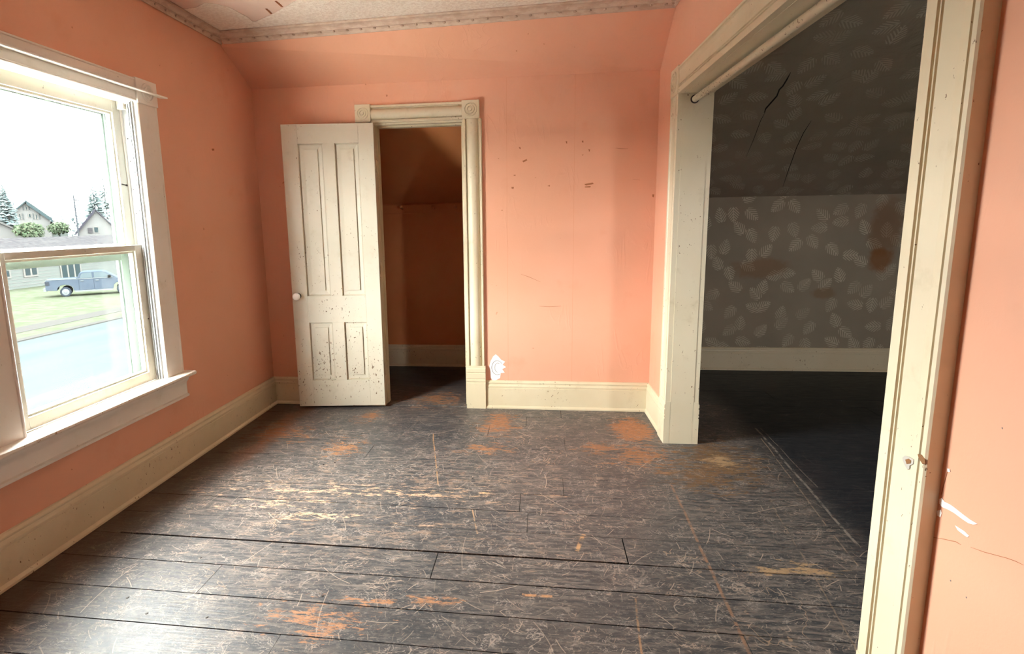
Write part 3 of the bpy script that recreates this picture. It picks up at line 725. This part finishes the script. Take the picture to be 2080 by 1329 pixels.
# patched plaster hole beside the closet door
pp = [(997, 768), (996, 756), (994, 744), (997, 733), (1002, 724), (1007, 720), (1012, 724), (1018, 731), (1026, 735), (1021, 741), (1028, 746), (1020, 750), (1025, 757), (1017, 758), (1016, 768), (1008, 772), (1001, 773)]
pt = chip(FB, 0, pp, .002, 'plaster_patch', 'plaster', wall_back); pt['label'] = 'ragged white plaster patch'
c0 = hit(1010, 747, FB(0, 0, 0), FB.n)
for rx, rz, off, a0, a1 in ((.040, .052, 0, .6, 5.2), (.022, .034, .004, 1.0, 4.6)):
    mb = MB(); N_ = 26; vs = []; fs = []
    for i in range(N_+1):
        a = a0+(a1-a0)*i/N_
        for dr, dn in ((-.002, .0018), (0, .0045), (.002, .0018)):
            vs.append(c0+FB.u*((rx+dr)*math.cos(a)+off)+Vector((0, 0, 1))*((rz+dr)*math.sin(a))+FB.n*dn)
    for i in range(N_):
        for k in range(2): fs.append((3*i+k, 3*i+k+1, 3*i+4+k, 3*i+3+k))
    mb.add(vs, fs).build('trowel_ridge', 'groove', pt)
# cracks in the next room's papered slope
FSl = Frame((0, yB, zk), (1, 0, 0), (0, -(zk-zk2), -(yB2-yB)))
def crack(pts, wpx):
    L_ = []; R_ = []
    for i, (x, y) in enumerate(pts):
        a = Vector(pts[max(0, i-1)]); b = Vector(pts[min(len(pts)-1, i+1)]); d = (b-a).normalized()
        w_ = wpx*(.3 if i in (0, len(pts)-1) else 1)
        L_.append((x-d.y*w_/2, y+d.x*w_/2)); R_.append((x+d.y*w_/2, y-d.x*w_/2))
    chip(FSl, 0, L_+R_[::-1], .001, 'paper_crack', 'crack', slope_leaf)
crack([(1552, 229), (1556, 220), (1571, 203), (1578, 195), (1583, 182), (1590, 175), (1598, 162), (1606, 147)], 2.6)
crack([(1507, 455), (1520, 436), (1531, 420)], 1.3)
crack([(1590, 380), (1600, 350), (1618, 300), (1632, 270), (1648, 245)], 1.2)
crack([(1515, 320), (1530, 285), (1545, 245), (1556, 225)], .9)

# ------------------------------------------------------------------ closet peg rail
peg = empty('peg_rail', (-.95, yB2, 1.45)); tag(peg, 'dim orange painted peg board across the back of the closet', 'peg rail')
MB().box(FC, xL+.2, .7, 0, .02, 1.418, 1.498).build('board', 'closet', peg, bevel=.003)
for x in (-1.15, -.86, -.66, -.40):
    pg = MB().lathe(FC(x, .018, 1.462), (0, -1, .25), [(.010, 0), (.010, .045), (.014, .055), (.012, .066), (.002, .07)], 12).build('peg', 'closet', peg, True)

# ------------------------------------------------------------------ window (window_1)
win = empty('window_1', (xL, 2.355, .53)); struct(win, 'white double hung window with moulded casing and stool', 'window')
wy0, wy1, wz0, wz1 = 1.925, 2.785, .53, 1.950
for a, b in ((hy0, wy0), (wy1, hy1)): MB().box(FL, a, b, -.165, .001, .47, hz1).build('jamb', 'white_toned_down', win)
MB().box(FL, wy0, wy1, -.165, .001, wz1, hz1).build('head_jamb', 'win_white', win)
MB().box(FL, wy0, wy1, -.19, -.02, .47, .512).build('sill', 'win_white', win)
# casings
MB().prism(WINCAS, lambda a, b, t_: FL(wy1-.002+a, b, t_), .53, 1.945).build('side_casing', 'win_white', win)
MB().prism(WINCAS, lambda a, b, t_: FL(wy0+.002-a, b, t_), .53, 1.945).build('side_casing', 'win_white', win)
MB().prism([(a*.74, b) for a, b in WINCAS], lambda a, b, t_: FL(t_, b, 1.946+a), wy0+.002, wy1-.002).build('head_casing', 'win_white', win)
rosette(FL, wy1+.073, 2.001, .156, .120, .028, 'win_white', win)
rosette(FL, wy0-.073, 2.001, .156, .120, .028, 'win_white', win)
SP = [(-.03, .505), (.060, .505), (.070, .509), (.076, .517), (.074, .526), (.066, .531), (-.03, .531)]
MB().prism(SP, lambda a, b, t_: FL(t_, a, b), 1.745, 2.962).build('stool', 'stool', win, True)
AP = [(0, .385), (.026, .385), (.028, .390), (.028, .398), (.018, .402), (.017, .455), (.020, .468), (.030, .480), (.036, .492), (.036, .505), (0, .505)]
MB().prism(AP, lambda a, b, t_: FL(t_, a, b), 1.757, 2.948).build('apron', 'win_white', win, True)
# inside stops with two beads
for y, d in ((wy1, -1), (wy0, 1)):
    SPp = [(0, -.028), (.018, -.028), (.021, -.024), (.021, -.019), (.010, -.018), (.010, -.016), (.020, -.015), (.020, -.009), (.007, -.008), (.007, -.006), (.013, -.005), (.013, .001), (.004, .002), (0, .002)]
    MB().prism(SPp, lambda a, b, t_: FL(y+d*a, b, t_), .531, 1.950).build('inside_stop', 'white_toned_down', win)
    MB().box(FL, min(y, y+d*.012), max(y, y+d*.012), -.072, -.066, .531, 1.95).build('parting_bead', 'win_white', win)
MB().prism([(0, -.028), (.018, -.028), (.020, -.020), (.014, -.012), (.006, .001), (0, .001)], lambda a, b, t_: FL(t_, b, wz1-a), wy0+.02, wy1-.02).build('inside_stop', 'win_white', win)
def sash(name, y0, y1, z0, z1, n0, n1, stile, bot, top, mat, lip=.006, par=win):
    s = MB().box(FL, y0, y0+stile, n0, n1, z0, z1).build(name, mat, par, bevel=.002)
    MB().box(FL, y1-stile, y1, n0, n1, z0, z1).build('stile', mat, s, bevel=.002)
    MB().box(FL, y0+stile, y1-stile, n0, n1, z0, z0+bot).build('bottom_rail', mat, s, bevel=.002)
    MB().box(FL, y0+stile, y1-stile, n0, n1, z1-top, z1).build('top_rail', mat, s, bevel=.002)
    # glazing bead, stepped
    nm = (n0+n1)/2
    for (a, b, c_, d_) in ((y0+stile, y0+stile+.010, z0+bot, z1-top), (y1-stile-.010, y1-stile, z0+bot, z1-top), (y0+stile+.010, y1-stile-.010, z0+bot, z0+bot+.010), (y0+stile+.010, y1-stile-.010, z1-top-.010, z1-top)):
        MB().box(FL, a, b, n0+.004, n1-.010, c_, d_).build('glazing_bead', mat, s)
    MB().box(FL, y0+stile+.008, y1-stile-.008, nm-.002, nm+.002, z0+bot+.008, z1-top-.008).build('glass_pane', 'glass', s)
    return s
lo_s = sash('lower_sash', wy0+.010, wy1-.010, .5315, 1.243, -.066, -.030, .058, .052, .030, 'sash')
up_s = sash('upper_sash', wy0+.010, wy1-.010, 1.212, 1.948, -.108, -.073, .050, .030, .060, 'sash')
st_s = sash('storm_sash', wy0+.002, wy1-.002, .515, 1.949, -.150, -.122, .052, .045, .060, 'storm')
MB().box(FL, wy0+.054, wy1-.054, -.150, -.122, 1.168, 1.212).build('middle_rail', 'storm', st_s)
MB().box(FL, wy1-.034, wy1-.010, -.069, -.032, 1.905, 1.948).build('sash_pulley', 'stool', win, bevel=.003)
MB().lathe(FL(wy1-.066, -.068, 1.545), (0, 1, -.1), [(.003, 0), (.003, .035), (.005, .037), (.005, .043)], 8).build('sash_pin', 'iron', up_s)
MB().lathe(FL(wy1-.030, -.0295, .86), (1, 0, 0), [(.0045, -.001), (.004, .002), (.001, .003)], 8).build('screw_head', 'iron', lo_s)
for z in (1.77, 1.66, 1.52, 1.40): MB().lathe(FL(wy1, -.052, z), (0, -1, 0), [(.004, -.001), (.0035, .001), (.001, .0016)], 8).build('screw_head', 'iron', win)
# thin lath fixed across the head casing
lath = MB().prism([(.018, 1.996), (.060, 1.992), (.062, 1.996), (.060, 2.000), (.018, 2.006)], lambda a, b, t_: FL(t_, a, b), 1.70, 2.972).build('shade_lath', 'win_white')
tag(lath, 'thin white lath nailed across the window head casing', 'lath')
# ------------------------------------------------------------------ added window, out of view, lifting the light on the leaf wallpaper
f2 = Frame((0, -1.15, 0), (1, 0, 0), (0, 1, 0))
win_added = empty('added_window', (2.6, -1.15, .7)); struct(win_added, 'added unseen sash window that brightens the next room', 'window')
for a, b in ((W2X0-.09, W2X0), (W2X1, W2X1+.09)): MB().box(f2, a, b, -.15, .02, W2Z0-.02, W2Z1+.1).build('side_casing', 'win_white', win_added)
MB().box(f2, W2X0, W2X1, -.15, .02, W2Z1, W2Z1+.1).build('head_casing', 'win_white', win_added)
MB().box(f2, W2X0-.11, W2X1+.11, -.15, .06, W2Z0-.05, W2Z0-.02).build('stool', 'win_white', win_added)
MB().box(f2, W2X0, W2X1, -.10, -.06, (W2Z0+W2Z1)/2-.025, (W2Z0+W2Z1)/2+.025).build('meeting_rail', 'sash', win_added)
MB().box(f2, W2X0, W2X1, -.082, -.078, W2Z0-.02, W2Z1).build('glass_pane', 'glass', win_added)

# ------------------------------------------------------------------ outdoors, seen through the window
G = -3.95
KX = 0.46
def ext(name, c, c2=None, scale=3.0, stretch=(1, 1, 1), lo=.35, hi=.65):
    t = NT(name, 0.95, 0.0)
    c = tuple(q*KX for q in c); c2 = c2 and tuple(q*KX for q in c2)
    if c2 is None: t.color(c)
    else: t.color(t.mix(t.step(t.noise(scale, 4, 0.6, t.map(stretch)), lo, hi), c, c2))
    return t.mat
E_ = {}
E_['lawn'] = ext('lawn_grass', (.0200, .0248, .0160), (.0255, .0282, .0225), 1.6)
E_['walk'] = ext('pale_concrete', (.021, .021, .0205))
E_['road'] = ext('pale_asphalt', (.0190, .0240, .0255), (.0230, .0262, .0275), .5, (1, .15, 1))
E_['siding'] = ext('pale_siding', (.040, .045, .043), (.034, .040, .039), 5, (.2, .2, 9))
E_['white'] = ext('white_clapboard', (.046, .047, .047))
E_['shingle'] = ext('pale_shingle', (.0215, .0215, .0225), (.0150, .0148, .0165), 2.2, (1, 1, 2))
E_['snowroof'] = ext('pale_roof', (.030, .030, .030))
E_['pane'] = ext('far_window_pane', (.0095, .014, .0155))
E_['frame'] = ext('far_window_frame', (.048, .048, .046))
E_['shutter'] = ext('far_shutter', (.014, .020, .022))
E_['bark'] = ext('far_bark', (.017, .019, .022))
E_['conifer'] = ext('conifer_green', (.034, .048, .051), (.052, .062, .062), 1.2)
E_['bush'] = ext('bush_green', (.022, .034, .020), (.034, .040, .029), 2.5)
E_['rake'] = ext('grey_rake_board', (.013, .013, .017))
E_['truck'] = ext('blue_grey_truck_paint', (.0175, .0230, .0310), (.0200, .0258, .0340), 2)
E_['truck_dark'] = ext('truck_dark_trim', (.0095, .012, .0155))
E_['truck_glass'] = ext('truck_glass', (.0270, .0350, .0390))
E_['truck_light'] = ext('truck_chrome', (.046, .052, .054))
E_['mirror'] = ext('truck_mirror_black', (.002, .002, .002))
def gbox(name, x0, x1, z, mat, lab, cat, y0=-200, y1=260, th=.25):
    return struct(MB().box(WF, x0, x1, y0, y1, z-th, z).build(name, mat), lab, cat)
def SX(x): return .097+(x-.097)*(1.3255-G)/(1.3255+3.4)
gbox('bounce_ground', -14.4, SX(120), G, plain('pale_bounce_ground', (.56, .55, .52), .9, .1), 'unseen ground below the window, made pale to bounce daylight indoors', 'bounce_ground')  # unseen ground, made pale so daylight bounces onto the upper walls
gbox('road', SX(-22.25), -14.4, G-.02, E_['road'], 'pale asphalt street running past the house', 'road')
gbox('curb', SX(-22.75), SX(-22.25), G+.03, E_['walk'], 'pale concrete kerb on the far side of the street', 'kerb')
gbox('grass_verge', SX(-24.1), SX(-22.75), G, E_['lawn'], 'narrow grass verge between kerb and sidewalk', 'grass')
gbox('sidewalk', SX(-25.5), SX(-24.1), G+.02, E_['walk'], 'pale concrete sidewalk beside the far lawn', 'sidewalk')
gbox('lawn_far', -260, SX(-25.5), G, E_['lawn'], 'far lawn in front of the ranch house', 'lawn')

def on_x(px, py, x): return hit(px, py, (x, 0, 0), (1, 0, 0))
# ranch house across the street: front wall on the plane x = XH
XH = SX(-42.5)
ranch = empty('ranch_house', (XH, 50, G)); tag(ranch, 'low pale sided ranch house with a shingle roof behind the pickup', 'house')
FH = Frame((XH, 0, 0), (0, 1, 0), (1, 0, 0))
hy_0 = 44.6; hy_1 = 86.0; ze = -1.0; zr_ = .60; dep = 9.0
MB().box(FH, hy_0, hy_1, -dep, 0, G-.1, ze).build('wall', E_['siding'], ranch)
nb_ = 9
for k in range(nb_):
    zz = G+.25+k*(ze-G-.3)/nb_
    MB().box(FH, hy_0, hy_1, 0, .02, zz, zz+.05).build('siding_board', E_['white'], ranch)
rf = MB().prism([(.6, ze-.12), (.6, ze), (-dep/2, zr_), (-dep-.6, ze), (-dep-.6, ze-.12), (-dep/2, zr_-.15)], lambda a, b, t_: FH(t_, a, b), hy_0+1.5, hy_1+.6).build('roof', E_['shingle'], ranch)
MB().prism([(hy_0-.5, ze-.1), (hy_0+1.5, ze-.1), (hy_0+1.5, zr_-.02), ], lambda a, b, t_: FH(a, t_, b), -dep/2-.4, -dep/2+.4).build('roof_hip', E_['shingle'], ranch)
def far_window(px0, py0, px1, py1, n, par, fr=FH, x=XH):
    a, b = on_x(px0, py0, x), on_x(px1, py1, x)
    y0, y1, z1, z0 = a.y, b.y, a.z, b.z
    f = MB().box(fr, y0-.18, y1+.18, 0, .08, z0-.16, z1+.16).build('window', E_['frame'], par)
    wd = (y1-y0-.22*(n-1))/n
    for k in range(n): MB().box(fr, y0+k*(wd+.22), y0+k*(wd+.22)+wd, .06, .10, z0, z1).build('pane', E_['pane'], f)
far_window(49, 545, 74, 557.5, 2, ranch)
far_window(123, 537, 163, 561, 3, ranch)
far_window(6, 551, 18, 562, 1, ranch)

# gabled houses farther off, their gable ends turned to the street corner
class Gable:
    def __init__(s, name, lab, peak, eave, depth, dep, wall, roof, over=.4, sym=True):
        r_ = ray(*peak); hd = Vector((r_.x, r_.y, 0)).normalized()
        s.q = Vector((CAM.x, CAM.y, 0))+hd*depth; s.n = -hd
        s.pk = s.pt(*peak); s.ev = s.pt(*eave)
        c = Vector((s.pk.x, s.pk.y, G)); s.c = c
        s.fr = Frame(c, (-s.n.y, s.n.x, 0), s.n)
        if s.fr.u.dot(CR) < 0: s.fr.u = -s.fr.u
        s.h = empty(name, c); tag(s.h, lab, 'house')
        hw = abs((s.ev-s.pk).dot(s.fr.u)); zp, ze_ = s.pk.z-G, s.ev.z-G
        fr = s.fr
        MB().prism([(-hw, 0), (hw, 0), (hw, ze_), (0, zp), (-hw, ze_)], lambda a, b, t_: fr(a, t_, b), -dep, 0).build('wall', wall, s.h)
        sl = (zp-ze_)/hw; a1 = hw+over
        for g in (-1, 1):
            MB().prism([(0, zp+.05), (g*a1, zp-sl*a1+.05), (g*a1, zp-sl*a1+.30), (0, zp+.30)], lambda a, b, t_: fr(a, t_, b), -dep-over, over).build('roof', roof, s.h)
        s.hw, s.zp, s.ze, s.sl, s.over = hw, zp, ze_, sl, over
    def pt(s, px, py): return hit(px, py, s.q, s.n)
    def uz(s, px, py):
        p = s.pt(px, py); return (p-s.c).dot(s.fr.u), p.z-G
    def panel(s, name, px0, py0, px1, py1, n0, n1, mat, par=None, grow=0.0):
        a, b = s.uz(px0, py0), s.uz(px1, py1)
        return MB().box(s.fr, a[0]-grow, b[0]+grow, n0, n1, b[1]-grow, a[1]+grow).build(name, mat, par or s.h)
    def rake(s, g, mat, w_=.5):
        a1 = s.hw+s.over
        MB().prism([(0, s.zp+.3), (g*a1, s.zp-s.sl*a1+.3), (g*a1, s.zp-s.sl*a1+.3-w_), (0, s.zp+.3-w_)], lambda a, b, t_: s.fr(a, t_, b), s.over+.005, s.over+.15).build('rake_board', mat, s.h)
    def window(s, px0, py0, px1, py1, n=1):
        f = s.panel('window', px0, py0, px1, py1, 0, .06, E_['frame'], None, .12)
        w_ = (px1-px0)/n
        for k in range(n): s.panel('pane', px0+k*w_+.3*(n > 1), py0, px0+(k+1)*w_-.3*(n > 1), py1, .05, .09, E_['pane'], f)
gg = Gable('white_garage', 'long low white gabled building left of the ranch house', (-6, 452), (82, 490), 98, 10, E_['white'], E_['snowroof'])
gt = Gable('tall_house', 'tall white clapboard house with dark shuttered attic windows', (53, 410), (101, 443), 130, 12, E_['white'], E_['snowroof'])
gt.rake(1, E_['shutter'], .8); gt.rake(-1, E_['shutter'], .3)
for (px, py0, py1, w_) in ((47.5, 419, 427, 2.2), (59, 419, 427, 2.2), (33.5, 434, 446, 2.6), (47, 434, 447, 2.6), (68, 434, 446, 2.6), (80, 432, 446, 2.6)):
    gt.panel('shutter', px-w_/2, py0, px+w_/2, py1, 0, .12, E_['shutter'])
for (px, py0, py1, w_) in ((53.5, 420, 426, 3.0), (40.5, 435, 445, 3.6), (60.5, 435, 441, 4), (74, 436, 445, 3.0)):
    gt.window(px-w_/2, py0, px+w_/2, py1)
a, b = gt.uz(96, 447), gt.uz(140, 456)
MB().prism([(3.5, b[1]-.3), (3.5, b[1]), (0, a[1]), (0, a[1]-.3)], lambda u_, v_, t_: gt.fr(t_, u_-1, v_), gt.hw+.3, b[0]).build('porch_roof', E_['snowroof'], gt.h)
MB().box(gt.fr, gt.hw, b[0]-.3, -3, -.6, 0, a[1]-.2).build('porch_wall', E_['siding'], gt.h)
gs = Gable('steep_house', 'steep gabled pale house with a dark rake board', (193, 428), (157, 472), 98, 9, E_['white'], E_['snowroof'], .25)
gs.rake(-1, E_['rake'], .45); gs.rake(1, E_['rake'], .2)
gs.window(191, 462, 200, 472)
gs.panel('shingled_bay', 178, 463, 188.5, 474, 0, .10, E_['shingle'])

# trees
def conifer(c, h, r, n, lab, seed, dens=1.0):
    rg = random.Random(seed)
    o = empty('conifer', c); tag(o, lab, 'tree')
    MB().lathe(c, (0, 0, 1), [(h*.018, 0), (h*.012, h*.5), (h*.004, h*.98)], 7).build('trunk', E_['bark'], o)
    mb = MB()
    for i in range(n):
        f = rg.random()**.8
        z = h*(.12+.86*f); rr = r*(1-f)**.8+.15
        a = rg.uniform(0, 6.283); L_ = rr*rg.uniform(.55, 1.05)
        d = Vector((math.cos(a), math.sin(a), rg.uniform(-.35, .1))).normalized()
        s_ = d.cross(Vector((0, 0, 1))).normalized()
        p0 = Vector(c)+Vector((0, 0, z))+d*L_*rg.uniform(.0, .45)
        wd = L_*rg.uniform(.10, .2)*dens
        p1 = p0+d*L_*.35+s_*wd-Vector((0, 0, .05*L_)); p2 = p0+d*L_*.35-s_*wd-Vector((0, 0, .05*L_))
        p3 = p0+d*L_*.7; p4 = p0+d*L_*.3+Vector((0, 0, wd*.7))
        mb.add([p0, p1, p3, p2, p4], [(0, 1, 4), (1, 2, 4), (2, 3, 4), (3, 0, 4), (0, 3, 2, 1)])
    f_ = mb.build('foliage', E_['conifer'], o); f_['kind'] = 'stuff'
def at(px, py, x): return on_x(px, py, x)
def tree_at(px, ptop, x, r, n, lab, seed, dens=1.0):
    q = at(px, ptop, x); conifer((q.x, q.y, G), q.z-G, r, n, lab, seed, dens)
tree_at(3, 372, -80, 3.0, 1500, 'dense blue green conifer left of the tall clapboard house', 1, 1.5)
tree_at(24, 392, -116, 2.4, 300, 'thin blue green conifer directly beside the tall clapboard house', 2)
tree_at(186, 368, -104, 5.0, 900, 'broad sparse conifer rising behind the steep gabled house', 3, .8)
tree_at(146, 372, -88, 2.6, 330, 'slender bare trunked conifer between the clapboard and steep gabled houses', 4, .7)
tree_at(207, 352, -118, 5.0, 600, 'tallest sparse conifer behind the steep gabled house peak', 5, .8)
tree_at(122, 424, -125, 2.4, 300, 'small distant conifer beyond the porch roof', 6, 1.2)
tree_at(100, 425, -140, 2.2, 260, 'small distant conifer beside the clapboard rake', 7, 1.2)
def bush(px, py, ptop, x, r, lab, seed):
    rg = random.Random(seed)
    b0 = at(px, py, x); tp = at(px, ptop, x)
    c = Vector((x, b0.y, G)); o = empty('round_tree', c); tag(o, lab, 'bush', None)
    ctr = Vector((x, b0.y, (b0.z+tp.z)/2)); rz = (tp.z-b0.z)/2*1.1
    tk = MB().lathe(c, (0, 0, 1), [(.14, 0), (.09, ctr.z-G-rz*.3), (.05, ctr.z-G+rz*.3)], 7)
    tk.build('trunk', E_['bark'], o)
    mb = MB()
    for i in range(420):
        d = Vector((rg.gauss(0, 1), rg.gauss(0, 1), rg.gauss(0, 1))).normalized()
        q = ctr+Vector((d.x*r, d.y*r, d.z*rz))*(rg.random()**.4)
        s_ = r*rg.uniform(.09, .17)
        a1 = Vector((rg.gauss(0, 1), rg.gauss(0, 1), rg.gauss(0, 1))).normalized(); a2 = a1.orthogonal().normalized(); a3 = a1.cross(a2)
        mb.add([q+a1*s_, q+a2*s_, q-a1*s_*.6+a3*s_*.5, q-a2*s_*.7-a3*s_*.4], [(0, 1, 2), (0, 2, 3), (0, 3, 1), (1, 3, 2)])
    f_ = mb.build('foliage', E_['bush'], o); f_['kind'] = 'stuff'
bush(61, 482, 453, -66, 1.7, 'round yellow green leafy tree before the tall clapboard house', 11)
bush(121, 476, 453, -72, 1.5, 'round yellow green leafy tree before the porch roof', 12)
bush(84, 484, 456, -78, .6, 'narrow blue green shrub between the two round leafy trees', 13)

# pickup truck on the lawn drive, facing right
zw = G
r0 = on_floor(135, 603, G); s0 = on_floor(161, 596.5, G+.42); s1_ = on_floor(222, 598.5, G+.42)
TD = Vector((s1_.x-s0.x, s1_.y-s0.y, 0))
TD = Vector((.79, .61, 0)).normalized()                       # heading (towards the hood)
TS = Vector((TD.y, -TD.x, 0))                                 # side facing the street
TFr = Frame((r0.x, r0.y, G), TD, TS)                          # u = 0 at the rear axle, n = 0 on the near wheel plane
trk = empty('pickup_truck', TFr(1.5, -.9, 0)); tag(trk, 'blue grey crew cab pickup parked on the lawn before the ranch house', 'truck')
KS = 1.0
body = [(-1.25, .55), (-1.28, .78), (-1.22, 1.28), (-1.18, 1.38), (.78, 1.40), (.80, 1.36), (3.55, 1.34), (4.95, 1.26), (5.15, 1.1), (5.2, .6), (4.95, .45), (4.45, .45), (4.4, .75), (4.2, .92), (3.85, .98), (3.5, .92), (3.3, .75), (3.25, .45), (.55, .45), (.5, .72), (.3, .9), (0, .96), (-.3, .9), (-.5, .72), (-.55, .5)]
MB().prism(body, lambda a, b, t_: TFr(a, t_, b), -1.85, 0).build('body', E_['truck'], trk, bevel=.05)
cab = [(.82, 1.36), (1.02, 1.80), (1.25, 1.90), (2.55, 1.92), (2.85, 1.84), (3.6, 1.33)]
MB().prism(cab, lambda a, b, t_: TFr(a, t_, b), -1.74, -.10).build('cab', E_['truck'], trk, bevel=.05)
for pts in ([(1.0, 1.40), (1.15, 1.74), (1.28, 1.82), (1.86, 1.84), (1.86, 1.40)], [(2.0, 1.40), (2.0, 1.84), (2.55, 1.84), (2.78, 1.76), (3.28, 1.40)]):
    MB().prism(pts, lambda a, b, t_: TFr(a, t_, b), -.12, -.08).build('side_window', E_['truck_glass'], trk)
MB().box(TFr, .78, 3.3, -.09, .03, 1.345, 1.385).build('belt_trim', E_['truck_light'], trk)
MB().box(TFr, -1.2, .78, -.06, .02, 1.36, 1.42).build('bed_rail', E_['truck_light'], trk)
MB().box(TFr, .62, 3.2, -.10, .12, .36, .45).build('running_board', E_['truck_light'], trk)
for u_ in (1.05, 2.08): MB().box(TFr, u_, u_+.22, -.01, .05, 1.17, 1.23).build('door_handle', E_['truck_light'], trk)
for u_ in (.92, 1.94): MB().box(TFr, u_, u_+.02, -.01, .006, .5, 1.34).build('door_seam', E_['truck_dark'], trk)
MB().box(TFr, 2.95, 3.15, -.02, .2, 1.36, 1.56).build('side_mirror', E_['mirror'], trk)
MB().box(TFr, -1.42, -1.2, -1.8, -.02, .5, .72).build('rear_bumper', E_['truck_light'], trk)
MB().box(TFr, -1.27, -1.0, -.2, .012, .95, 1.25).build('tail_light', E_['truck_dark'], trk)
for u_ in (0, 3.85):
    for n_, d_ in ((-.22, 1), (-1.63, -1)):
        wl = MB().lathe(TFr(u_, n_, .38), TFr.n*d_, [(.36, -.02), (.385, .02), (.385, .20), (.36, .235)], 20).build('wheel', E_['truck_dark'], trk, True)
        MB().lathe(TFr(u_, n_+d_*.22, .38), TFr.n*d_, [(.25, 0), (.25, .02), (.1, .03), (.08, .05), (.01, .05)], 16).build('hub', E_['truck_light'], wl, True)
# utility pole
up = empty('utility_pole', (-60, at(149, 398, -60).y, G)); tag(up, 'thin grey utility pole left of the steep gabled house', 'pole')
q = at(149, 398, -60)
MB().lathe((-60, q.y, G), (0, 0, 1), [(.11, 0), (.07, q.z-G)], 8).build('shaft', E_['bark'], up)
MB().box(Frame((-60, q.y, q.z), (0, 1, 0), (1, 0, 0)), -.8, .8, -.06, .06, -.6, -.48).build('crossarm', E_['bark'], up)
